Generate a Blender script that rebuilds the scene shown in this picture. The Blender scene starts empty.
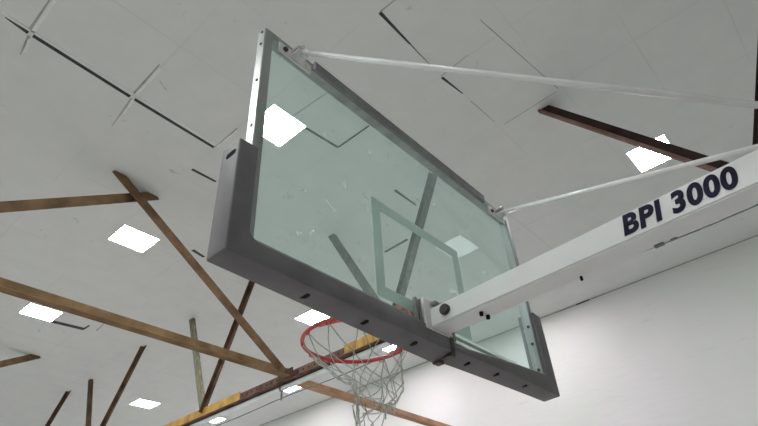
import bpy, bmesh, math, random
from mathutils import Vector, Matrix
random.seed(7)
scene = bpy.context.scene
COL = scene.collection

# ------------------------------------------------------------------ materials
def new_mat(name):
    m = bpy.data.materials.new(name); m.use_nodes = True
    nt = m.node_tree
    b = nt.nodes.get('Principled BSDF')
    return m, nt, b

def noise_mat(name, c1, c2, scale=6.0, rough=0.6, metal=0.0, bump=0.0, stretch=(1, 1, 1), lo=0.35, hi=0.65, detail=6, spec=0.5):
    m, nt, b = new_mat(name)
    tc = nt.nodes.new('ShaderNodeTexCoord')
    mp = nt.nodes.new('ShaderNodeMapping'); mp.inputs['Scale'].default_value = stretch
    nz = nt.nodes.new('ShaderNodeTexNoise'); nz.inputs['Scale'].default_value = scale; nz.inputs['Detail'].default_value = detail
    rp = nt.nodes.new('ShaderNodeValToRGB')
    rp.color_ramp.elements[0].position = lo; rp.color_ramp.elements[0].color = (*c1, 1)
    rp.color_ramp.elements[1].position = hi; rp.color_ramp.elements[1].color = (*c2, 1)
    nt.links.new(tc.outputs['Object'], mp.inputs['Vector']); nt.links.new(mp.outputs['Vector'], nz.inputs['Vector'])
    nt.links.new(nz.outputs['Fac'], rp.inputs['Fac']); nt.links.new(rp.outputs['Color'], b.inputs['Base Color'])
    b.inputs['Roughness'].default_value = rough; b.inputs['Metallic'].default_value = metal
    b.inputs['Specular IOR Level'].default_value = spec
    if bump:
        bp = nt.nodes.new('ShaderNodeBump'); bp.inputs['Strength'].default_value = bump; bp.inputs['Distance'].default_value = 0.01
        nt.links.new(nz.outputs['Fac'], bp.inputs['Height']); nt.links.new(bp.outputs['Normal'], b.inputs['Normal'])
    return m

def emit_mat(name, col, strength):
    m, nt, b = new_mat(name)
    b.inputs['Base Color'].default_value = (0.9, 0.9, 0.9, 1)
    b.inputs['Emission Color'].default_value = (*col, 1); b.inputs['Emission Strength'].default_value = strength
    return m

def ceiling_mat():
    m, nt, b = new_mat('ceiling_panels')
    N = nt.nodes; L = nt.links
    tc = N.new('ShaderNodeTexCoord'); sp = N.new('ShaderNodeSeparateXYZ'); L.new(tc.outputs['Object'], sp.inputs[0])
    def seam(sock, off, step, w):
        a = N.new('ShaderNodeMath'); a.operation = 'SUBTRACT'; L.new(sock, a.inputs[0]); a.inputs[1].default_value = off
        d = N.new('ShaderNodeMath'); d.operation = 'PINGPONG'; L.new(a.outputs[0], d.inputs[0]); d.inputs[1].default_value = step / 2
        r = N.new('ShaderNodeMapRange'); r.interpolation_type = 'SMOOTHSTEP'; L.new(d.outputs[0], r.inputs['Value'])
        r.inputs['From Min'].default_value = 0.0; r.inputs['From Max'].default_value = w
        r.inputs['To Min'].default_value = 1; r.inputs['To Max'].default_value = 0
        return r.outputs[0]
    sx = seam(sp.outputs['X'], -1.31, 1.219, 0.018); sy = seam(sp.outputs['Y'], 0.98, 0.965, 0.018)
    mx = N.new('ShaderNodeMath'); mx.operation = 'MAXIMUM'; L.new(sx, mx.inputs[0]); L.new(sy, mx.inputs[1])
    n1 = N.new('ShaderNodeTexNoise'); n1.inputs['Scale'].default_value = 0.55; n1.inputs['Detail'].default_value = 3; L.new(tc.outputs['Object'], n1.inputs['Vector'])
    mu = N.new('ShaderNodeMath'); mu.operation = 'MULTIPLY'; L.new(mx.outputs[0], mu.inputs[0])
    mr = N.new('ShaderNodeMapRange'); L.new(n1.outputs['Fac'], mr.inputs['Value'])
    mr.inputs['From Min'].default_value = 0.42; mr.inputs['From Max'].default_value = 0.66; mr.inputs['To Min'].default_value = 0.0; mr.inputs['To Max'].default_value = 0.13
    L.new(mr.outputs[0], mu.inputs[1])
    # broad stains and small scuffs
    n2 = N.new('ShaderNodeTexNoise'); n2.inputs['Scale'].default_value = 2.3; n2.inputs['Detail'].default_value = 8; n2.inputs['Roughness'].default_value = 0.65; L.new(tc.outputs['Object'], n2.inputs['Vector'])
    rp = N.new('ShaderNodeValToRGB'); L.new(n2.outputs['Fac'], rp.inputs['Fac'])
    rp.color_ramp.elements[0].position = 0.25; rp.color_ramp.elements[0].color = (0.70, 0.715, 0.70, 1)
    rp.color_ramp.elements[1].position = 0.6; rp.color_ramp.elements[1].color = (0.745, 0.755, 0.74, 1)
    n3 = N.new('ShaderNodeTexNoise'); n3.inputs['Scale'].default_value = 4.2; n3.inputs['Detail'].default_value = 2; n3.inputs['Distortion'].default_value = 1.6; L.new(tc.outputs['Object'], n3.inputs['Vector'])
    r3 = N.new('ShaderNodeMapRange'); L.new(n3.outputs['Fac'], r3.inputs['Value']); r3.inputs['From Min'].default_value = 0.73; r3.inputs['From Max'].default_value = 0.80; r3.inputs['To Max'].default_value = 0.28
    ad = N.new('ShaderNodeMath'); ad.operation = 'MAXIMUM'; L.new(mu.outputs[0], ad.inputs[0]); L.new(r3.outputs[0], ad.inputs[1])
    mix = N.new('ShaderNodeMix'); mix.data_type = 'RGBA'; L.new(ad.outputs[0], mix.inputs['Factor']); L.new(rp.outputs['Color'], mix.inputs[6]); mix.inputs[7].default_value = (0.12, 0.125, 0.12, 1)
    L.new(mix.outputs[2], b.inputs['Base Color']); b.inputs['Roughness'].default_value = 0.9; b.inputs['Specular IOR Level'].default_value = 0.15
    return m

def wall_mat():
    m, nt, b = new_mat('painted_block_wall')
    N = nt.nodes; L = nt.links
    tc = N.new('ShaderNodeTexCoord')
    n1 = N.new('ShaderNodeTexNoise'); n1.inputs['Scale'].default_value = 0.45; n1.inputs['Detail'].default_value = 5; L.new(tc.outputs['Object'], n1.inputs['Vector'])
    rp = N.new('ShaderNodeValToRGB'); L.new(n1.outputs['Fac'], rp.inputs['Fac'])
    rp.color_ramp.elements[0].position = 0.3; rp.color_ramp.elements[0].color = (0.665, 0.70, 0.65, 1)
    rp.color_ramp.elements[1].position = 0.65; rp.color_ramp.elements[1].color = (0.75, 0.735, 0.74, 1)
    mp = N.new('ShaderNodeMapping'); mp.inputs['Scale'].default_value = (1, 0.35, 2.2); L.new(tc.outputs['Object'], mp.inputs['Vector'])
    n2 = N.new('ShaderNodeTexNoise'); n2.inputs['Scale'].default_value = 5; n2.inputs['Detail'].default_value = 8; n2.inputs['Distortion'].default_value = 0.8; L.new(mp.outputs[0], n2.inputs['Vector'])
    r2 = N.new('ShaderNodeMapRange'); L.new(n2.outputs['Fac'], r2.inputs['Value']); r2.inputs['From Min'].default_value = 0.66; r2.inputs['From Max'].default_value = 0.75; r2.inputs['To Max'].default_value = 0.22
    mix = N.new('ShaderNodeMix'); mix.data_type = 'RGBA'; L.new(r2.outputs[0], mix.inputs['Factor']); L.new(rp.outputs['Color'], mix.inputs[6]); mix.inputs[7].default_value = (0.45, 0.46, 0.42, 1)
    L.new(mix.outputs[2], b.inputs['Base Color']); b.inputs['Roughness'].default_value = 0.8; b.inputs['Specular IOR Level'].default_value = 0.2
    bp = N.new('ShaderNodeBump'); bp.inputs['Strength'].default_value = 0.25; bp.inputs['Distance'].default_value = 0.02
    L.new(n2.outputs['Fac'], bp.inputs['Height']); L.new(bp.outputs['Normal'], b.inputs['Normal'])
    return m

def floor_mat():
    m, nt, b = new_mat('maple_gym_floor')
    N = nt.nodes; L = nt.links
    tc = N.new('ShaderNodeTexCoord'); br = N.new('ShaderNodeTexBrick'); L.new(tc.outputs['Object'], br.inputs['Vector'])
    br.inputs['Color1'].default_value = (0.56, 0.545, 0.53, 1); br.inputs['Color2'].default_value = (0.50, 0.49, 0.475, 1); br.inputs['Mortar'].default_value = (0.3, 0.26, 0.22, 1)
    br.inputs['Scale'].default_value = 1; br.inputs['Mortar Size'].default_value = 0.002; br.inputs['Brick Width'].default_value = 0.9; br.inputs['Row Height'].default_value = 0.06
    L.new(br.outputs['Color'], b.inputs['Base Color']); b.inputs['Roughness'].default_value = 0.4
    return m

def glass_mat():
    m, nt, b = new_mat('backboard_glass')
    N = nt.nodes; L = nt.links
    out = N.get('Material Output'); N.remove(b)
    tr = N.new('ShaderNodeBsdfTransparent'); tr.inputs['Color'].default_value = (0.908, 0.975, 0.958, 1)
    gl = N.new('ShaderNodeBsdfGlossy'); gl.inputs['Roughness'].default_value = 0.03; gl.inputs['Color'].default_value = (0.9, 1, 0.97, 1)
    lw_ = N.new('ShaderNodeLayerWeight'); lw_.inputs['Blend'].default_value = 0.5
    pw = N.new('ShaderNodeMath'); pw.operation = 'POWER'; L.new(lw_.outputs['Facing'], pw.inputs[0]); pw.inputs[1].default_value = 4.0
    fr = N.new('ShaderNodeMapRange'); L.new(pw.outputs[0], fr.inputs['Value']); fr.inputs['To Min'].default_value = 0.01; fr.inputs['To Max'].default_value = 0.30
    m1 = N.new('ShaderNodeMixShader'); L.new(fr.outputs[0], m1.inputs[0]); L.new(tr.outputs[0], m1.inputs[1]); L.new(gl.outputs[0], m1.inputs[2])
    # dust film, smears
    df = N.new('ShaderNodeBsdfDiffuse'); df.inputs['Color'].default_value = (0.82, 0.95, 0.95, 1)
    tl = N.new('ShaderNodeBsdfTranslucent'); tl.inputs['Color'].default_value = (0.82, 0.95, 0.96, 1)
    dm = N.new('ShaderNodeMixShader'); dm.inputs[0].default_value = 0.5; L.new(df.outputs[0], dm.inputs[1]); L.new(tl.outputs[0], dm.inputs[2])
    tc = N.new('ShaderNodeTexCoord')
    n1 = N.new('ShaderNodeTexNoise'); n1.inputs['Scale'].default_value = 2.2; n1.inputs['Detail'].default_value = 6; L.new(tc.outputs['Object'], n1.inputs['Vector'])
    r1 = N.new('ShaderNodeMapRange'); L.new(n1.outputs['Fac'], r1.inputs['Value']); r1.inputs['From Min'].default_value = 0.3; r1.inputs['From Max'].default_value = 0.75; r1.inputs['To Min'].default_value = 0.05; r1.inputs['To Max'].default_value = 0.13
    n2 = N.new('ShaderNodeTexNoise'); n2.inputs['Scale'].default_value = 17; n2.inputs['Detail'].default_value = 2; n2.inputs['Distortion'].default_value = 1.2; L.new(tc.outputs['Object'], n2.inputs['Vector'])
    r2 = N.new('ShaderNodeMapRange'); L.new(n2.outputs['Fac'], r2.inputs['Value']); r2.inputs['From Min'].default_value = 0.66; r2.inputs['From Max'].default_value = 0.80; r2.inputs['To Max'].default_value = 0.30
    ad = N.new('ShaderNodeMath'); ad.operation = 'ADD'; L.new(r1.outputs[0], ad.inputs[0]); L.new(r2.outputs[0], ad.inputs[1])
    m2 = N.new('ShaderNodeMixShader'); L.new(ad.outputs[0], m2.inputs[0]); L.new(m1.outputs[0], m2.inputs[1]); L.new(dm.outputs[0], m2.inputs[2])
    L.new(m2.outputs[0], out.inputs['Surface'])
    return m

M = {
 'ceiling': ceiling_mat(), 'wall': wall_mat(), 'floor': floor_mat(), 'glass': glass_mat(),
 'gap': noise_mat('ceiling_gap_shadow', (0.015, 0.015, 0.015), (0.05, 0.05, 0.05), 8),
 'gapsoft': noise_mat('ceiling_edge_shade', (0.30, 0.30, 0.29), (0.42, 0.42, 0.40), 8),  # grey standing for shade along panel edges and the wall corner
 'tbar': noise_mat('ceiling_tee_bar', (0.74, 0.76, 0.74), (0.84, 0.86, 0.84), 8),
 'strut': noise_mat('tan_painted_steel', (0.14, 0.08, 0.036), (0.27, 0.17, 0.085), 3.0, 0.75, 0, 0.3, spec=0.25),
 'strutr': noise_mat('orange_brown_painted_steel', (0.36, 0.205, 0.12), (0.50, 0.31, 0.19), 3.0, 0.75, 0, 0.3, spec=0.25),
 'brace': noise_mat('brown_painted_steel', (0.10, 0.06, 0.033), (0.21, 0.13, 0.068), 4.0, 0.75, 0, 0.3, spec=0.25),
 'rust': noise_mat('red_brown_steel', (0.085, 0.045, 0.036), (0.19, 0.105, 0.085), 5.0, 0.8, 0, 0.4, spec=0.25),
 'web': noise_mat('dark_brown_web_steel', (0.055, 0.033, 0.022), (0.13, 0.075, 0.048), 4.0, 0.8, 0, 0.4, spec=0.2),
 'webgrey': noise_mat('weathered_grey_green_steel', (0.13, 0.125, 0.085), (0.27, 0.25, 0.17), 7.0, 0.8, 0, 0.4, stretch=(3, 3, 0.6), spec=0.2),
 'ochre': noise_mat('ochre_painted_plate', (0.30, 0.155, 0.025), (0.56, 0.33, 0.07), 4.5, 0.7, 0, 0.3),
 'ochremot': noise_mat('mottled_ochre_plate', (0.06, 0.028, 0.012), (0.45, 0.26, 0.06), 7.5, 0.8, 0, 0.4, stretch=(1, 2.2, 0.7), lo=0.22, hi=0.48),
 'hole': noise_mat('dark_hole', (0.012, 0.01, 0.01), (0.02, 0.018, 0.018), 5, 0.9),
 'alu': noise_mat('satin_aluminium', (0.27, 0.28, 0.275), (0.40, 0.415, 0.405), 14, 0.36, 0.6, 0.05, stretch=(1, 1, 0.2)),
 'mint': noise_mat('pale_greenish_rail', (0.68, 0.84, 0.74), (0.82, 0.93, 0.86), 6, 0.65, 0, spec=0.2, stretch=(1, 1, 6)),
 'aludark': noise_mat('dull_grey_aluminium', (0.17, 0.165, 0.17), (0.24, 0.235, 0.24), 10, 0.5, 0.5),
 'plate': noise_mat('white_enamel_plate', (0.55, 0.53, 0.53), (0.72, 0.70, 0.70), 12, 0.4),
 'bolt': noise_mat('bright_zinc_bolt', (0.5, 0.52, 0.47), (0.7, 0.7, 0.64), 20, 0.3, 0.9),
 'pad': noise_mat('grey_urethane_padding', (0.120, 0.110, 0.117), (0.150, 0.139, 0.147), 9, 0.5, 0, 0.03, spec=0.35),
 'black': noise_mat('black_rubber_and_slot_dark', (0.012, 0.011, 0.011), (0.02, 0.018, 0.018), 9, 0.9, spec=0.1),
 'cap': noise_mat('dark_bolt_cap', (0.022, 0.014, 0.012), (0.05, 0.034, 0.03), 30, 0.5),
 'arm': noise_mat('white_gloss_enamel', (0.72, 0.705, 0.705), (0.78, 0.765, 0.765), 3, 0.3, spec=0.3),
 'rod': noise_mat('white_gloss_rod', (0.70, 0.67, 0.67), (0.80, 0.77, 0.77), 5, 0.25),
 'navy': noise_mat('navy_lettering', (0.010, 0.008, 0.026), (0.026, 0.019, 0.05), 22, 0.6, spec=0.15),
 'line': noise_mat('painted_target_line', (0.46, 0.60, 0.55), (0.52, 0.66, 0.60), 9, 0.6),
 'rim': noise_mat('red_orange_enamel', (0.42, 0.030, 0.030), (0.62, 0.075, 0.060), 12, 0.35),
 'net': noise_mat('white_net_cord', (0.36, 0.36, 0.33), (0.56, 0.56, 0.50), 60, 0.9),
 'pipe': noise_mat('pale_conduit', (0.72, 0.77, 0.77), (0.84, 0.88, 0.88), 6, 0.35),
 'cable': noise_mat('grey_cable', (0.12, 0.13, 0.13), (0.2, 0.21, 0.21), 20, 0.6),
 'lampframe': noise_mat('white_lamp_frame', (0.75, 0.77, 0.77), (0.82, 0.84, 0.84), 10, 0.5),
 'lamp': emit_mat('lit_diffuser', (0.96, 0.99, 1.0), 70.0),
 'lampsoft': emit_mat('softly_lit_diffuser', (1.0, 0.885, 0.97), 54.0),
 'lampoff': emit_mat('unlit_diffuser_glow', (0.93, 0.99, 1.0), 0.22),  # weak glow added to the unlit panel
}

# ------------------------------------------------------------------ helpers
def obj(name, bm, mat, parent=None, smooth=False):
    me = bpy.data.meshes.new(name)
    bmesh.ops.recalc_face_normals(bm, faces=bm.faces[:])
    bm.to_mesh(me); bm.free()
    for mm in (mat if isinstance(mat, (list, tuple)) else [mat]): me.materials.append(M[mm])
    if smooth:
        for p in me.polygons: p.use_smooth = True
    o = bpy.data.objects.new(name, me); COL.objects.link(o)
    if parent is not None:
        o.parent = parent
        # parents are unrotated; keep world coordinates
        off = parent_world(parent)
        o.location = Vector((0, 0, 0)) - off
    return o

def parent_world(p):
    v = Vector((0, 0, 0))
    while p is not None:
        v += p.location; p = p.parent
    return v

def thing(name, label, cat, loc, group=None):
    e = bpy.data.objects.new(name, None); COL.objects.link(e)
    e.location = loc; e.empty_display_size = 0.1
    e['label'] = label; e['category'] = cat
    if group: e['group'] = group
    return e

def tag(o, label, cat, group=None):
    o['label'] = label; o['category'] = cat
    if group: o['group'] = group
    return o

def box(bm, lo, hi, bevel=0.0, seg=2, mi=0):
    lo = Vector(lo); hi = Vector(hi)
    vs = [bm.verts.new((x, y, z)) for x in (lo.x, hi.x) for y in (lo.y, hi.y) for z in (lo.z, hi.z)]
    q = [(0, 1, 3, 2), (4, 6, 7, 5), (0, 4, 5, 1), (2, 3, 7, 6), (0, 2, 6, 4), (1, 5, 7, 3)]
    fs = [bm.faces.new([vs[i] for i in f]) for f in q]
    for f in fs: f.material_index = mi
    if bevel:
        es = list({e for f in fs for e in f.edges})
        r = bmesh.ops.bevel(bm, geom=es, offset=bevel, segments=seg, affect='EDGES', profile=0.5)
        for f in r['faces']: f.material_index = mi
    return vs

def cyl(bm, a, b, r, n=16, r2=None, mi=0):
    a = Vector(a); b = Vector(b); r2 = r if r2 is None else r2
    t = (b - a).normalized(); u = t.orthogonal().normalized(); v = t.cross(u)
    A = [bm.verts.new(a + r * (math.cos(k * 2 * math.pi / n) * u + math.sin(k * 2 * math.pi / n) * v)) for k in range(n)]
    B = [bm.verts.new(b + r2 * (math.cos(k * 2 * math.pi / n) * u + math.sin(k * 2 * math.pi / n) * v)) for k in range(n)]
    fs = [bm.faces.new((A[k], A[(k + 1) % n], B[(k + 1) % n], B[k])) for k in range(n)]
    fs += [bm.faces.new(A[::-1]), bm.faces.new(B)]
    for f in fs: f.material_index = mi

def tube(bm, pts, r, n=6, closed=False):
    pts = [Vector(p) for p in pts]; m = len(pts); rings = []
    u = None
    for i, p in enumerate(pts):
        a = pts[(i - 1) % m] if (closed or i > 0) else p
        c = pts[(i + 1) % m] if (closed or i < m - 1) else p
        t = (c - a).normalized()
        if u is None: u = t.orthogonal().normalized()
        u = (u - t * u.dot(t)).normalized(); v = t.cross(u)
        rings.append([bm.verts.new(p + r * (math.cos(k * 2 * math.pi / n) * u + math.sin(k * 2 * math.pi / n) * v)) for k in range(n)])
    for i in range(m if closed else m - 1):
        A = rings[i]; B = rings[(i + 1) % m]
        for k in range(n): bm.faces.new((A[k], A[(k + 1) % n], B[(k + 1) % n], B[k]))
    if not closed: bm.faces.new(rings[0][::-1]); bm.faces.new(rings[-1])

def section_bar(bm, A, B, u, poly, mi=0):
    """extrude a 2-D outline (in u, v) from A to B; v completes the frame"""
    A = Vector(A); B = Vector(B); t = (B - A).normalized(); u = Vector(u); u = (u - t * u.dot(t)).normalized(); v = t.cross(u)
    a = [bm.verts.new(A + x * u + y * v) for x, y in poly]; b = [bm.verts.new(B + x * u + y * v) for x, y in poly]
    n = len(poly)
    fs = [bm.faces.new((a[k], a[(k + 1) % n], b[(k + 1) % n], b[k])) for k in range(n)]
    fs += [bm.faces.new(a[::-1]), bm.faces.new(b)]
    for f in fs: f.material_index = mi

def angle(bm, A, B, u, a, b, t=0.008, sv=1, mi=0):
    """L-section: leg a along u, leg b along v (sv flips v)"""
    section_bar(bm, A, B, u, [(0, 0), (a, 0), (a, t * sv), (t, t * sv), (t, b * sv), (0, b * sv)], mi)

def prism_xz(bm, poly, y0, y1, dz=None):
    """outline in x,z extruded in y; dz(x, y) nudges heights"""
    f = dz or (lambda x, y, z: 0)
    a = [bm.verts.new((x, y0, z + f(x, y0, z))) for x, z in poly]; b = [bm.verts.new((x, y1, z + f(x, y1, z))) for x, z in poly]
    n = len(poly)
    fs = [bm.faces.new((a[k], a[(k + 1) % n], b[(k + 1) % n], b[k])) for k in range(n)]
    fs += [bm.faces.new(a[::-1]), bm.faces.new(b)]
    return fs

def slot_y(bm, x, y, z, nx, L, w, d):
    """rounded slot, long axis y; normal nx: 'x' or 'z'"""
    pts = []
    for s, c0 in ((1, L / 2 - w / 2), (-1, -(L / 2 - w / 2))):
        for k in range(7):
            th = -math.pi / 2 + math.pi * k / 6
            pts.append((s * (c0 * s + math.cos(th) * w / 2), s * math.sin(th) * w / 2))
    lo, hi = [], []
    for p, q in pts:
        if nx == 'x': lo.append(bm.verts.new((x, y + p, z + q))); hi.append(bm.verts.new((x + d, y + p, z + q)))
        else: lo.append(bm.verts.new((x + q, y + p, z))); hi.append(bm.verts.new((x + q, y + p, z + d)))
    n = len(pts)
    for k in range(n): bm.faces.new((lo[k], lo[(k + 1) % n], hi[(k + 1) % n], hi[k]))
    bm.faces.new(lo[::-1]); bm.faces.new(hi)

# ------------------------------------------------------------------ setting
ZC = 7.462          # ceiling height
XW = 9.5            # right wall
YFAR = 30.0
def plane(name, lo, hi, mat):
    bm = bmesh.new(); box(bm, lo, hi); o = obj(name, bm, mat); o['kind'] = 'structure'; return o
plane('floor', (-16, -14, -0.1), (XW, YFAR, 0), 'floor')
ceil = plane('ceiling', (-16, -14, ZC), (XW + 0.2, YFAR + 0.2, ZC + 0.1), 'ceiling')
plane('wall_right', (XW, -14, 0), (XW + 0.2, YFAR + 0.2, ZC), 'wall')
plane('wall_front', (-16, YFAR, 0), (XW, YFAR + 0.2, ZC), 'wall')
# corner shadow where wall meets ceiling, coloured in as thin dark strips
bm = bmesh.new(); box(bm, (XW - 0.012, -14, ZC - 0.018), (XW, YFAR, ZC)); o = obj('corner_dark_strip_1', bm, 'gapsoft'); o['kind'] = 'structure'
bm = bmesh.new(); box(bm, (XW - 0.016, 2.35, ZC - 0.022), (XW, 2.65, ZC - 0.0)); o = obj('corner_dark_strip_2', bm, 'gap'); o['kind'] = 'structure'

# open joints between sagging ceiling panels: thin recessed-looking strips and tee bars
def strip(bm, a, b, w0, w1, z=ZC - 0.004, th=0.006):
    a = Vector((*a, 0)); b = Vector((*b, 0)); t = (b - a).normalized(); n = Vector((-t.y, t.x, 0))
    P = [a - n * w0 / 2, b - n * w1 / 2, b + n * w1 / 2, a + n * w0 / 2]
    lo = [bm.verts.new((p.x, p.y, z)) for p in P]; hi = [bm.verts.new((p.x, p.y, z + th)) for p in P]
    for k in range(4): bm.faces.new((lo[k], lo[(k + 1) % 4], hi[(k + 1) % 4], hi[k]))
    bm.faces.new(lo[::-1]); bm.faces.new(hi)
bm = bmesh.new()
for a, b, w0, w1 in [((-1.57, 3.90), (-1.33, 3.925), .01, .045), ((-1.28, 3.925), (-0.12, 3.985), .045, .045), ((-0.06, 3.985), (1.12, 4.02), .045, .04),
                     ((1.16, 4.61), (1.56, 4.605), .045, .035), ((2.33, 6.39), (2.6, 6.45), .07, .05), ((1.17, .985), (1.72, 1.005), .042, .02),
                     ((1.72, 1.005), (2.15, 1.02), .012, .004), ((2.38, 1.03), (2.78, .995), .035, .012), ((1.60, 2.87), (2.335, 2.82), .03, .04), ((2.335, 2.82), (2.34, 2.23), .03, .02),
                     ((3.63, 2.875), (4.17, 2.885), .05, .02), ((4.835, 4.15), (4.82, 3.6), .05, .05), ((1.74, 10.56), (2.38, 10.49), .12, .12), ((2.37, 10.5), (2.38, 10.25), .05, .03)]:
    strip(bm, a, b, w0, w1)
obj('panel_gap', bm, 'gap', ceil)
bm = bmesh.new()
for a, b, w0, w1 in [((-1.335, 3.88), (-1.34, 3.25), .03, .012), ((-1.31, 3.96), (-1.275, 4.28), .03, .01), ((-0.11, 3.93), (-0.125, 3.3), .03, .015), ((-0.09, 4.0), (-0.035, 4.6), .03, .008),
                     ((1.135, 4.0), (1.127, 3.5), .025, .015), ((1.165, .98), (1.17, .74), .02, .012), ((1.501, 2.872), (1.55, 2.2), .014, .01), ((2.96, .99), (3.5, .97), .012, .008),
                     ((2.03, .23), (3.6, .06), .012, .008), ((3.62, .1), (3.64, .9), .010, .006), ((2.6, 10.4), (2.55, 9.9), .03, .015), ((2.36, 1.03), (2.33, .6), .012, .006)]:
    strip(bm, a, b, w0, w1, ZC - 0.003)
obj('panel_edge_shade', bm, 'gapsoft', ceil)  # faint seams and edge shade drawn as grey strips
bm = bmesh.new()
for a, b, w0, w1 in [((-1.62, 3.86), (1.10, 3.972), .022, .03), ((-1.30, 3.92), (-1.30, 3.3), .035, .03), ((-0.085, 3.98), (-0.085, 3.35), .035, .03), ((-0.07, 4.0), (-0.03, 4.3), .03, .02), ((-1.285, 4.0), (-1.255, 4.2), .03, .02), ((1.145, 3.99), (1.15, 3.55), .03, .02)]:
    strip(bm, a, b, w0, w1, ZC - 0.006)
obj('tee_bar', bm, 'tbar', ceil)

# ------------------------------------------------------------------ ceiling lights
def make_lamp(x, y, label, lit=True, sx=0.60, sy=0.54):
    t = thing('ceiling_light', label, 'ceiling light', (x, y, ZC), 'square panel lights in the ceiling')
    bm = bmesh.new()
    for lo, hi in (((x - sx/2 - .02, y - sy/2 - .02, ZC - .014), (x + sx/2 + .02, y - sy/2, ZC)), ((x - sx/2 - .02, y + sy/2, ZC - .014), (x + sx/2 + .02, y + sy/2 + .02, ZC)),
                   ((x - sx/2 - .02, y - sy/2, ZC - .014), (x - sx/2, y + sy/2, ZC)), ((x + sx/2, y - sy/2, ZC - .014), (x + sx/2 + .02, y + sy/2, ZC))):
        box(bm, lo, hi)
    obj('light_frame', bm, 'lampframe', t)
    bm = bmesh.new(); box(bm, (x - sx/2, y - sy/2, ZC - .010), (x + sx/2, y + sy/2, ZC - .002))
    obj('diffuser', bm, 'lampsoft' if lit == 'soft' else 'lamp' if lit else 'lampoff', t)
    return t
make_lamp(1.47, 3.10, 'bright square ceiling light seen through the upper left of the backboard glass', sx=.54)
make_lamp(1.45, 6.75, 'bright square ceiling light under the crossing of two brown braces')
make_lamp(1.43, 10.30, 'bright square ceiling light tucked below the long tan horizontal beam at far left')
make_lamp(5.76, -0.37, 'bright square ceiling light crossed by a dark steel member above the white arm')
make_lamp(5.68, 3.14, 'dim unlit square ceiling panel seen faintly through the right side of the backboard glass', lit=False)
make_lamp(5.66, 6.92, 'bright square ceiling light showing just above the left edge of the red rim')
make_lamp(5.70, 13.90, 'small distant bright ceiling light low at the left between two web members')
make_lamp(7.94, 6.78, 'bright ceiling light near the wall peeking under the beam by the rim right end', lit='soft')
make_lamp(7.93, 10.45, 'bright ceiling light near the wall peeking under the beam left of the rim', lit='soft')
make_lamp(7.93, 13.95, 'farthest small ceiling light near the wall peeking under the ochre beam end', lit='soft')
for x in (1.45, 5.7, 8.12):  # unseen lights added to brighten the far end of the gym
    for y in (17.5, 21.0):
        make_lamp(x, y, 'added unseen square ceiling light far down the gym below the frame')
make_lamp(-2.85, 10.3, 'added unseen square ceiling light off to the left of the long tan beam')  # this and the next are unseen lights added for the lighting
make_lamp(-2.85, 13.9, 'added unseen square ceiling light off to the far left behind the brace end')
for x in (-7.1, -2.85):  # unseen lights added to brighten faces turned to the left
    for y in (-0.37, 3.14, 6.75):
        make_lamp(x, y, 'added unseen square ceiling light above the left of the viewpoint outside the frame')
make_lamp(7.98, 3.45, 'ceiling light close to the wall mostly hidden behind the white arm', lit='soft')


# ------------------------------------------------------------------ roof truss with its web members
XT = 3.776
truss = thing('roof_truss', 'long red brown steel roof truss with perforated bottom chord and angled web members', 'truss', (XT, 6.0, 5.19))
bm = bmesh.new()
CH0, CH1 = -5.0, 21.0
angle(bm, (XT - .012, CH0, 5.175), (XT - .012, CH1, 5.175), (0, 0, 1), .158, .085, .010, -1)      # near angle: upright leg and leg toward the left
angle(bm, (XT + .012, CH0, 5.175), (XT + .012, CH1, 5.175), (0, 0, 1), .158, .085, .010, 1)
y = -1.0
while y < 18:
    cyl(bm, (XT - .0255, y, 5.275), (XT - .008, y, 5.275), .017, 10, mi=1); y += .126
obj('bottom_chord', bm, ['rust', 'hole'], truss)
def plate_part(name, y0, y1, z0, z1, mat, x0=XT - .030, x1=XT - .022):
    bm = bmesh.new(); box(bm, (x0, y0, z0), (x1, y1, z1), .002, 1)
    if 'ochre' in mat: box(bm, (x0 - .035, y0, z0 - .004), (x0 + .002, y1, z0 + .004), .002, 1)
    return obj(name, bm, mat, truss)
o = plate_part('gusset_plate', 6.62, 9.6, 5.192, 5.362, 'ochre'); o['label'] = 'ochre painted gusset plate'
o = plate_part('gusset_plate', 3.75, 4.16, 5.192, 5.362, 'ochre'); o['label'] = 'ochre painted gusset plate'
o = plate_part('gusset_plate', 2.4, 3.75, 5.192, 5.364, 'ochremot'); o['label'] = 'stained ochre gusset plate'
plate_part('gusset_plate', 5.20, 5.56, 5.17, 5.345, 'web', XT - .10, XT - .092)
# web members: (panel point y, top y, material, leg toward viewer, other leg)
webs = [(7.72, 8.66, 'webgrey', .13, .06), (7.68, 6.50, 'web', .095, .08), (12.15, 10.44, 'web', .10, .08), (12.15, 13.14, 'web', .125, .07), (16.6, 14.15, 'web', .10, .08),
        (3.25, 2.16, 'webgrey2', .125, .075), (3.22, 4.45, 'webgrey2', .12, .06), (-1.25, 0.37, 'webdark', .10, .10), (-1.30, -2.36, 'webdark', .08, .03)]
M['webdark'] = noise_mat('near_black_brown_steel', (0.022, 0.012, 0.011), (0.05, 0.027, 0.024), 4.0, 0.8, 0, 0.3, spec=0.2)
M['redweb'] = noise_mat('red_brown_lit_flange', (0.15, 0.085, 0.068), (0.24, 0.15, 0.125), 6.0, 0.8, 0, 0.3, spec=0.2)  # lighter red brown stands for the lit lower leg
M['webgrey2'] = noise_mat('weathered_dark_grey_steel', (0.065, 0.062, 0.055), (0.145, 0.14, 0.125), 9.0, 0.8, 0, 0.4, stretch=(3, 3, 0.6), spec=0.2)
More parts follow.
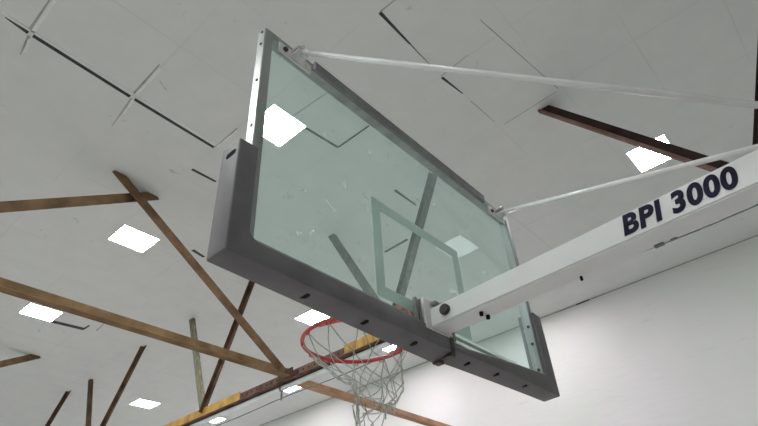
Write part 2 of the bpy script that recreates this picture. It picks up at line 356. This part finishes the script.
for py, ty, mt, a, b in webs:
    bm = bmesh.new()
    A = Vector((XT - .02, py, 5.26)); B = Vector((XT - .02, ty, ZC + .03))
    t = (B - A).normalized(); w = Vector((1, 0, 0)).cross(t)       # in-plane perpendicular
    if w.z > 0: w = -w                                             # toward the underside of the sloping member
    off = w * (-a / 2)
    angle(bm, A + off, B + off, w, a, b, .009, (1 if Vector(t.cross(w)).x > 0 else -1) * (1 if ty in (0.37, 8.66, 13.14, 4.45) else -1))
    wm = obj('web_member', bm, mt, truss)
    if ty == 0.37:
        bm = bmesh.new(); section_bar(bm, A - off + w * .002, B - off + w * .002, w, [(0, -.03), (.036, -.03), (.036, .03), (0, .03)]); f2 = obj('flange', bm, 'redweb', wm); f2['label'] = 'lit red brown lower flange'

# ------------------------------------------------------------------ bridging: struts and diagonal braces between trusses
bm = bmesh.new()
section_bar(bm, (-2.1, 5.40, 5.385), (XT - .03, 5.40, 5.385), (0, 0, -1), [(0, 0), (.165, 0), (.165, -.13), (.155, -.13), (.155, -.01), (0, -.01)])
tag(obj('horizontal_beam', bm, 'strut'), 'long tan painted steel beam running from the left edge to the truss', 'beam', 'horizontal steel beams')
bm = bmesh.new()
section_bar(bm, (XT + .02, 5.42, 5.315), (XW, 5.42, 5.275), (0, 0, -1), [(0, 0), (.155, 0), (.155, -.13), (.145, -.13), (.145, -.01), (0, -.01)])
tag(obj('horizontal_beam', bm, 'strutr'), 'orange brown steel beam passing behind the net to the white wall', 'beam', 'horizontal steel beams')
YB = 5.40
def brace(A, B, mat, label, a=.145, b=.10, under=True):
    bm = bmesh.new(); A = Vector(A); B = Vector(B); t = (B - A).normalized()
    w = Vector((0, 1, 0)).cross(t)
    if w.z > 0: w = -w
    angle(bm, A - w * a / 2, B - w * a / 2, w, a, b, .009, 1 if t.cross(w).y > 0 else -1)
    return tag(obj('diagonal_brace', bm, mat), label, 'brace', 'diagonal sway braces')
brace((.42, YB - .02, ZC + .02), (3.66, YB - .02, 5.30), 'brace', 'brown diagonal brace dropping from the ceiling to the beam and truss joint')
brace((1.14, YB + .10, ZC + .02), (-2.2, YB + .10, 5.27), 'brace', 'brown brace running off the left edge from the crossing at the ceiling')
brace((2.28, 12.44, ZC + .02), (-2.0, 12.44, 5.05), 'brace', 'short dark brown brace end at the far left edge below the long beam')
# conduit and cable hung under the truss
cd = thing('conduit', 'pale conduit pipe with thin cable slung under the truss chord', 'conduit', (XT, 6, 5.1))
bm = bmesh.new(); cyl(bm, (XT + .01, CH0, 5.125), (XT + .01, CH1, 5.125), .040, 14); obj('pipe', bm, 'pipe', cd, True)
bm = bmesh.new(); tube(bm, [(XT + .01, -5 + 26 * k / 60, 4.965 + .012 * math.sin(k * 1.1)) for k in range(61)], .008, 6); obj('cable', bm, 'cable', cd, True)
for yy in (-2.0, 0.6, 3.1, 5.58, 8.1, 10.6, 13.1):
    bm = bmesh.new(); box(bm, (XT + .002, yy - .012, 4.945), (XT + .018, yy + .012, 5.18)); cyl(bm, (XT + .01, yy - .02, 5.125), (XT + .01, yy + .02, 5.125), .044, 14)
    obj('hanger', bm, 'cable', cd)

# ------------------------------------------------------------------ portable basketball goal
W2, ZB, ZT = .9144, 2.896, 3.962
goal = thing('basketball_goal', 'portable basketball goal with framed glass backboard, red rim, net and white arm', 'basketball hoop', (0, -2.75, 0))
# frame: ring of box-section aluminium
bm = bmesh.new()
fw, fd = .040, .047
def ring_rail(bm, o, i, y0, y1):
    ox0, ox1, oz0, oz1 = o; ix0, ix1, iz0, iz1 = i
    O = [(ox0, oz0), (ox1, oz0), (ox1, oz1), (ox0, oz1)]; I = [(ix0, iz0), (ix1, iz0), (ix1, iz1), (ix0, iz1)]
    v = {}
    for nm, P in (('o', O), ('i', I)):
        for yy in (y0, y1): v[nm, yy] = [bm.verts.new((x, yy, z)) for x, z in P]
    for k in range(4):
        j = (k + 1) % 4
        bm.faces.new((v['o', y0][k], v['o', y0][j], v['i', y0][j], v['i', y0][k]))
        bm.faces.new((v['o', y1][k], v['i', y1][k], v['i', y1][j], v['o', y1][j]))
        bm.faces.new((v['o', y0][k], v['o', y1][k], v['o', y1][j], v['o', y0][j]))
        bm.faces.new((v['i', y0][k], v['i', y0][j], v['i', y1][j], v['i', y1][k]))
ring_rail(bm, (-W2, W2, ZB, ZT), (-W2 + fw, W2 - fw, ZB + fw + .03, ZT - fw), 0, fd)
bmesh.ops.bevel(bm, geom=bm.edges[:], offset=.003, segments=2, affect='EDGES')
frame = obj('backboard_frame', bm, 'alu', goal)
for z in (3.945, 3.87, 3.655, 3.42):
    bm = bmesh.new(); cyl(bm, (-W2 - .003, .02, z), (-W2 + .001, .02, z), .006, 12); obj('screw', bm, 'cap', frame)
for z in (3.245, 3.151, 3.014):
    bm = bmesh.new(); cyl(bm, (W2 - fw - .004, .018, z), (W2 - fw + .001, .018, z), .008, 12); obj('screw', bm, 'cap', frame)
# rail cover along the top between the brackets
bm = bmesh.new(); box(bm, (-.665, -.016, ZT - .047), (.63, .002, ZT + .004), .003); obj('top_rail_cover', bm, 'aludark', goal)
# glass
bm = bmesh.new(); box(bm, (-W2 + fw - .004, .032, ZB + fw), (W2 - fw + .004, .043, ZT - fw + .004)); glass = obj('glass_pane', bm, 'glass', goal)
bm = bmesh.new()
tx, tz1, tz0, lw = .305, 3.462, 3.005, .05
ring_rail(bm, (-tx, tx, tz0, tz1), (-tx + lw, tx - lw, tz0 + lw, tz1 - lw), .0295, .0318)
obj('target_square', bm, 'line', glass)

bm = bmesh.new(); section_bar(bm, (.10, 0, 0), (W2 - fw, 0, 0), (0, 1, 0), [(-.010, 2.925), (.022, 2.995), (.03, 2.995), (.03, 2.925)]); obj('bottom_rail', bm, 'mint', goal)
# padding: two halves wrapping the lower edge and corners
def j_poly(side, xin, xo, zlo, zin, ztop, xi, stations, r=.035):
    P = [(xo, ztop - .004), (xo, zlo)]
    P += [(xo + (xin - xo) * s, zlo) for s in stations] + [(xin, zlo), (xin, zin)]
    P += [(xo + (xin - xo) * s, zin) for s in stations[::-1] if (xo + (xin - xo) * s) * side < (xi * side - r * 1.2)]
    d = -side
    for k in range(7):
        th = k / 6 * math.pi / 2
        P.append((xi + d * (r - r * math.sin(th)), zin + (r - r * math.cos(th))))
    P += [(xi, ztop)]
    return [(x, z) for x, z in P]
def pad(name, poly, y0, y1, dz, bev=.006):
    bm = bmesh.new(); fs = prism_xz(bm, poly, y0, y1, dz)
    bmesh.ops.recalc_face_normals(bm, faces=bm.faces[:])
    es = [e for e in bm.edges if len(e.link_faces) == 2 and e.calc_face_angle(0) > .6]
    bmesh.ops.bevel(bm, geom=es, offset=bev, segments=3, affect='EDGES', profile=.5)
    o = obj(name, bm, 'pad', goal)
    for p in o.data.polygons: p.use_smooth = True
    me = o.data
    try: me.set_sharp_from_angle(angle=math.radians(40))
    except Exception: pass
    return o
PY0, PY1 = -.013, .081
def dzl(x, y, z):
    t = max(0, min(1, (x + .97) / 1.04)); f = 1 if y > .03 else .15
    return (-.006 - .026 * t * f) if z < 2.93 else -.002 * t
padl = pad('edge_padding', j_poly(-1, .070, -.971, 2.888, 2.951, 3.305, -.897, [.2, .4, .6, .8]), PY0, PY1, dzl)
padl['label'] = 'left half of the grey edge padding'
def dzr(x, y, z):
    t = max(0, min(1, (x - .08) / .89))
    if z > 3.1: return 0
    if z < 2.93: return (-.024 * (1 - t) ** 1.3 + .002) if y > .03 else (.006 * math.sin(math.pi * t) + .006 * t)
    return -.075 * (1 - t) ** 1.35
padr = pad('edge_padding', j_poly(1, .086, .971, 2.888, 2.984, 3.325, .893, [.12, .25, .4, .55, .7, .85]), PY0 - .004, PY1 - .006, dzr)
padr['label'] = 'right half of the grey edge padding, bowed near the middle'
def under(f, x, y, a, b):
    t = (y - a) / (b - a)
    return 2.888 + f(x, a, 2.888) * (1 - t) + f(x, b, 2.888) * t
bm = bmesh.new(); slot_y(bm, -.9718, .027, 3.254, 'x', .052, .022, .012); obj('slot', bm, 'black', padl)  # solid black plugs stand for the dark hollow of each slot
for x, yv in ((-.64, .045), (-.375, .043), (-.115, .040)):
    bm = bmesh.new(); slot_y(bm, x, yv, under(dzl, x, yv, PY0, PY1) - .0012, 'z', .052, .017, .01); obj('slot', bm, 'black', padl)
for x, yv in ((.229, .038), (.446, .034), (.685, .030)):
    bm = bmesh.new(); slot_y(bm, x, yv, under(dzr, x, yv, PY0 - .004, PY1 - .006) - .0012, 'z', .050, .015, .01); obj('slot', bm, 'black', padr)
bm = bmesh.new()
box(bm, (.066, -.010, 2.862), (.096, .079, 2.890), .004); box(bm, (.060, .050, 2.852), (.10, .082, 2.872), .004); box(bm, (.063, -.016, 2.885), (.088, -.008, 2.94), .002)
obj('padding_joint_bracket', bm, 'cap', goal)

# arm: white box beam from the backboard back to the mast
aw = .0535
def zl(y): return 2.938 + .0166 * (-y - .05)
def zt(y): return 3.0185 + .0372 * (-y - .05)
bm = bmesh.new()
stA = [-.012, -1.6, -2.6]
rings = []
for yy in stA:
    rings.append([bm.verts.new(v) for v in ((-aw, yy, zl(yy)), (aw, yy, zl(yy)), (aw, yy, zt(yy)), (-aw, yy, zt(yy)))])
for a, b in zip(rings, rings[1:]):
    for k in range(4): bm.faces.new((a[k], a[(k + 1) % 4], b[(k + 1) % 4], b[k]))
bm.faces.new(rings[0]); bm.faces.new(rings[-1])
bmesh.ops.bevel(bm, geom=bm.edges[:], offset=.006, segments=3, affect='EDGES')
arm = obj('boom_arm', bm, 'arm', goal)
bm = bmesh.new(); cyl(bm, (-aw - .010, -.088, 2.984), (-aw + .002, -.088, 2.984), .0215, 28); cyl(bm, (-aw - .014, -.088, 2.984), (-aw - .009, -.088, 2.984), .018, 28, .020)
o = obj('pivot_bolt', bm, 'cap', arm)
for x, yy in ((-.012, -.212), (.030, -.214), (.036, -.583)):
    bm = bmesh.new(); cyl(bm, (x, yy, zl(yy) - .014), (x, yy, zl(yy) + .002), .0075 if yy > -.4 else .005, 10); obj('screw_stub', bm, 'black', arm)
bm = bmesh.new(); box(bm, (.036, -.86, zl(-.86) - .006), (.05, -.83, zl(-.86) + .002)); box(bm, (.04, -.90, zl(-.9) - .004), (.05, -.88, zl(-.9) + .002)); obj('weld_bead', bm, 'cable', arm)
# lettering
cu = bpy.data.curves.new('lettering', 'FONT'); cu.body = 'BPI 3000'; cu.size = .1; cu.offset = .0042; cu.extrude = .0006; cu.space_character = 1.10; cu.space_word = .85; cu.shear = .24; cu.resolution_u = 6
to = bpy.data.objects.new('lettering_tmp', cu); COL.objects.link(to)
bpy.context.view_layer.update()
me = bpy.data.meshes.new_from_object(to.evaluated_get(bpy.context.evaluated_depsgraph_get()))
bpy.data.objects.remove(to)
xs = [v.co.x for v in me.vertices]; ysv = [v.co.y for v in me.vertices]
x0, x1, y0, y1 = min(xs), max(xs), min(ysv), max(ysv)
for v in me.vertices:
    s = (v.co.x - x0) / (x1 - x0); q = (v.co.y - y0) / (y1 - y0)
    yy = -.779 - s * .344
    base = 2.9675 + .004 * s; hgt = .073 + .002 * s
    v.co = Vector((-aw - .0012 - v.co.z, yy, base + q * hgt))
me.materials.append(M['navy'])
lt = bpy.data.objects.new('lettering', me); COL.objects.link(lt); lt.parent = arm; lt.location = -parent_world(arm)
lt['label'] = 'dark navy letters reading BPI 3000'
# mounting plate and channel at the backboard end of the arm
bm = bmesh.new(); box(bm, (-.085, -.016, 2.93), (.085, -.004, 3.058), .003)
obj('arm_mounting_plate', bm, 'plate', goal)
for xa, xb in ((-.132, -.118), (-.106, -.096), (.10, .115)):
    bm = bmesh.new(); box(bm, (xa, -.010, 2.93), (xb, .004, 3.045), .002); obj('mounting_channel', bm, 'aludark', goal)
bm = bmesh.new(); box(bm, (-.05, -.045, 3.03), (-.02, -.02, 3.044), .003); obj('latch', bm, 'cable', goal)

# rods and their brackets
def bracket(cx, s):
    bm = bmesh.new()
    box(bm, (cx - .085, -.009, 3.872), (cx + .085, -.001, 3.926), .003)
    bk = obj('rod_bracket', bm, 'plate', goal)
    bm = bmesh.new()
    for zz in (3.885, 3.912): box(bm, (cx - .028, -.060, zz - .004), (cx + .028, -.006, zz + .004), .002)
    obj('clevis', bm, 'plate', bk)
    for dx, zz, yy in ((-.055, 3.897, -.018), (.06, 3.897, -.018)):
        bm = bmesh.new(); cyl(bm, (cx + dx, -.008, zz), (cx + dx, yy, zz), .011, 6); obj('bolt', bm, 'bolt' if dx > 0 else 'cap', bk)
    bm = bmesh.new(); cyl(bm, (cx, -.045, 3.874), (cx, -.045, 3.926), .009, 12); cyl(bm, (cx, -.045, 3.917), (cx, -.045, 3.931), .015, 6); obj('bolt', bm, 'bolt', bk)
bracket(-.765, -1); bracket(.755, 1)
for sx in (-1, 1):
    A = Vector((-.765 if sx < 0 else .755, -.045, 3.899)); E = Vector((sx * .10, -1.263, 3.147)); d = (E - A).normalized(); E2 = A + (E - A) * 1.04
    bm = bmesh.new(); cyl(bm, A + d * .05, E2, .0105, 16); cyl(bm, A, A + d * .06, .012, 12, .010); obj('brace_rod', bm, 'rod', goal, True)
bm = bmesh.new(); box(bm, (-.11, -1.34, 3.085), (.11, -1.29, 3.15), .006); box(bm, (-.05, -1.345, zt(-1.3) - .004), (.05, -1.285, 3.1), .004); obj('rod_anchor', bm, 'arm', goal)
# mast and wheeled base (behind the viewpoint's right, carrying the arm)
bm = bmesh.new(); box(bm, (-.07, -2.72, .30), (.07, -2.56, 3.16), .01); obj('mast', bm, 'arm', goal)
bm = bmesh.new(); box(bm, (-.06, -3.4, 1.0), (.06, -3.3, 1.1), .01); section_bar(bm, (0, -3.45, .42), (0, -2.6, 2.4), (1, 0, 0), [(-.04, -.04), (.04, -.04), (.04, .04), (-.04, .04)]); obj('mast_strut', bm, 'arm', goal)
bm = bmesh.new(); box(bm, (-.55, -4.3, .10), (.55, -2.4, .42), .03, 3); obj('base', bm, 'pad', goal)
for x in (-.45, .45):
    for yy in (-4.1, -2.6):
        bm = bmesh.new(); cyl(bm, (x - .03, yy, .07), (x + .03, yy, .07), .07, 20); obj('wheel', bm, 'black', goal)

# rim
RC = Vector((0, .4214, 3.05)); RR = .2366
bm = bmesh.new()
tube(bm, [RC + Vector((RR * math.cos(a), RR * math.sin(a), 0)) for a in [k * 2 * math.pi / 64 for k in range(64)]], .0095, 10, True)
rim = obj('rim', bm, 'rim', goal, True)
bm = bmesh.new()
for s in (-1, 1):      # wing plates from the back plate out to the ring
    P = [(s * .06, .06), (s * .085, .06), (s * .215, .30), (s * .235, .42), (s * .222, .425), (s * .195, .345), (s * .12, .235), (s * .06, .20)]
    a = [bm.verts.new((x, y, 3.044)) for x, y in P]; b = [bm.verts.new((x, y, 3.056)) for x, y in P]
    n = len(P)
    for k in range(n): bm.faces.new((a[k], a[(k + 1) % n], b[(k + 1) % n], b[k]))
    bm.faces.new(a[::-1]); bm.faces.new(b)
box(bm, (-.09, .045, 2.98), (.09, .058, 3.066), .003); box(bm, (-.075, .055, 3.03), (.075, .20, 3.07), .004)
obj('rim_bracket', bm, 'rim', rim)
for k in range(12):
    bm = bmesh.new()
    a = (k + .5) * math.pi / 6
    c = RC + Vector((RR * math.cos(a), RR * math.sin(a), -.011)); tdir = Vector((-math.sin(a), math.cos(a), 0))
    tube(bm, [c - tdir * .012 + Vector((0, 0, .006)), c - tdir * .008 - Vector((0, 0, .006)), c + tdir * .008 - Vector((0, 0, .006)), c + tdir * .012 + Vector((0, 0, .006))], .003, 6)
    obj('net_hook', bm, 'rim', rim)

# net: diamond mesh, gathered and tangled low down
nd = Vector((.7725, .635, 0)); sd = Vector((.635, -.7725, 0))       # sd points to the right of the view from behind-left
levels = [(0.0, RR, 0.0), (-.110, .165, .022), (-.160, .145, .036), (-.205, .130, .05), (-.248, .118, .062), (-.290, .105, .065), (-.345, .10, .06), (-.41, .10, .055)]
nodes = []
rnd = random.Random(11)
for li, (dz, r, sh) in enumerate(levels):
    row = []
    for k in range(12):
        a = (k + .5 + (0.5 if li % 2 else 0)) * math.pi / 6
        p = RC + Vector((r * math.cos(a), r * math.sin(a), dz - (.011 if li == 0 else 0))) + sd * sh
        if li:
            j = .012 + .004 * li
            p += Vector((rnd.uniform(-j, j), rnd.uniform(-j, j), rnd.uniform(-j, j) * .8))
            s = (p - RC).dot(sd)
            # left part of the net is bunched into a knot, then flares as a loose tail
            if li >= 2:
                cl = max(0, min(1, (.075 - s) / .08))
                knot = RC + sd * (-.005) + nd * (-.03) + Vector((0, 0, dz))
                strength = {2: .35, 3: .7, 4: .92, 5: .72, 6: .62, 7: .75}[li] * cl
                p = p.lerp(knot, strength)
            if li >= 5 and s > .075:
                kn2 = RC + sd * (.10) + nd * (-.02) + Vector((0, 0, dz))
                p = p.lerp(kn2, .45)
                p.z = RC.z - .272 - .016 * (li - 4) + rnd.uniform(-.014, .014)
        row.append(p)
    nodes.append(row)
bm = bmesh.new()
for li in range(len(levels) - 1):
    for k in range(12):
        p = nodes[li][k]
        nb = (k, (k - 1) % 12) if li % 2 == 0 else (k, (k + 1) % 12)
        for q in nb:
            e = nodes[li + 1][q]
            mid = (p + e) / 2 + Vector((rnd.uniform(-.006, .006), rnd.uniform(-.006, .006), -.004 - (.006 if li > 3 else 0)))
            tube(bm, [p, (p * .45 + mid * .55) + Vector((0, 0, -.001)), mid, (e * .45 + mid * .55), e], .0022, 5)
for row in nodes[1:]:
    for p in row:
        bmesh.ops.create_icosphere(bm, subdivisions=1, radius=.0038, matrix=Matrix.Translation(p))
obj('net', bm, 'net', goal, True)

# ------------------------------------------------------------------ camera and light
f_px, pos = 548.946, Vector((-1.64421, -1.10734, 2.04219))
r = Vector((.66715271, -.74266642, -.05791242)); u = Vector((-.41876096, -.43820404, .79537191)); fw_ = Vector((.61607346, .50638307, .60334872))
cam = bpy.data.cameras.new('camera'); co = bpy.data.objects.new('camera', cam); COL.objects.link(co)
cam.sensor_fit = 'HORIZONTAL'; cam.sensor_width = 36.0; cam.lens = f_px * 36.0 / 758.0; cam.clip_start = .02; cam.clip_end = 200
co.matrix_world = Matrix(((r.x, u.x, -fw_.x, pos.x), (r.y, u.y, -fw_.y, pos.y), (r.z, u.z, -fw_.z, pos.z), (0, 0, 0, 1)))
scene.camera = co
w = bpy.data.worlds.new('world'); scene.world = w; w.use_nodes = True
bg = w.node_tree.nodes['Background']; bg.inputs['Color'].default_value = (.90, 1.0, .94, 1); bg.inputs['Strength'].default_value = 0.6
scene.view_settings.view_transform = 'Standard'; scene.view_settings.look = 'None'; scene.view_settings.exposure = 0; scene.view_settings.gamma = 1
scene.cycles.max_bounces = 8; scene.cycles.transparent_max_bounces = 16; scene.cycles.use_denoising = True
scene.cycles.sample_clamp_indirect = 5
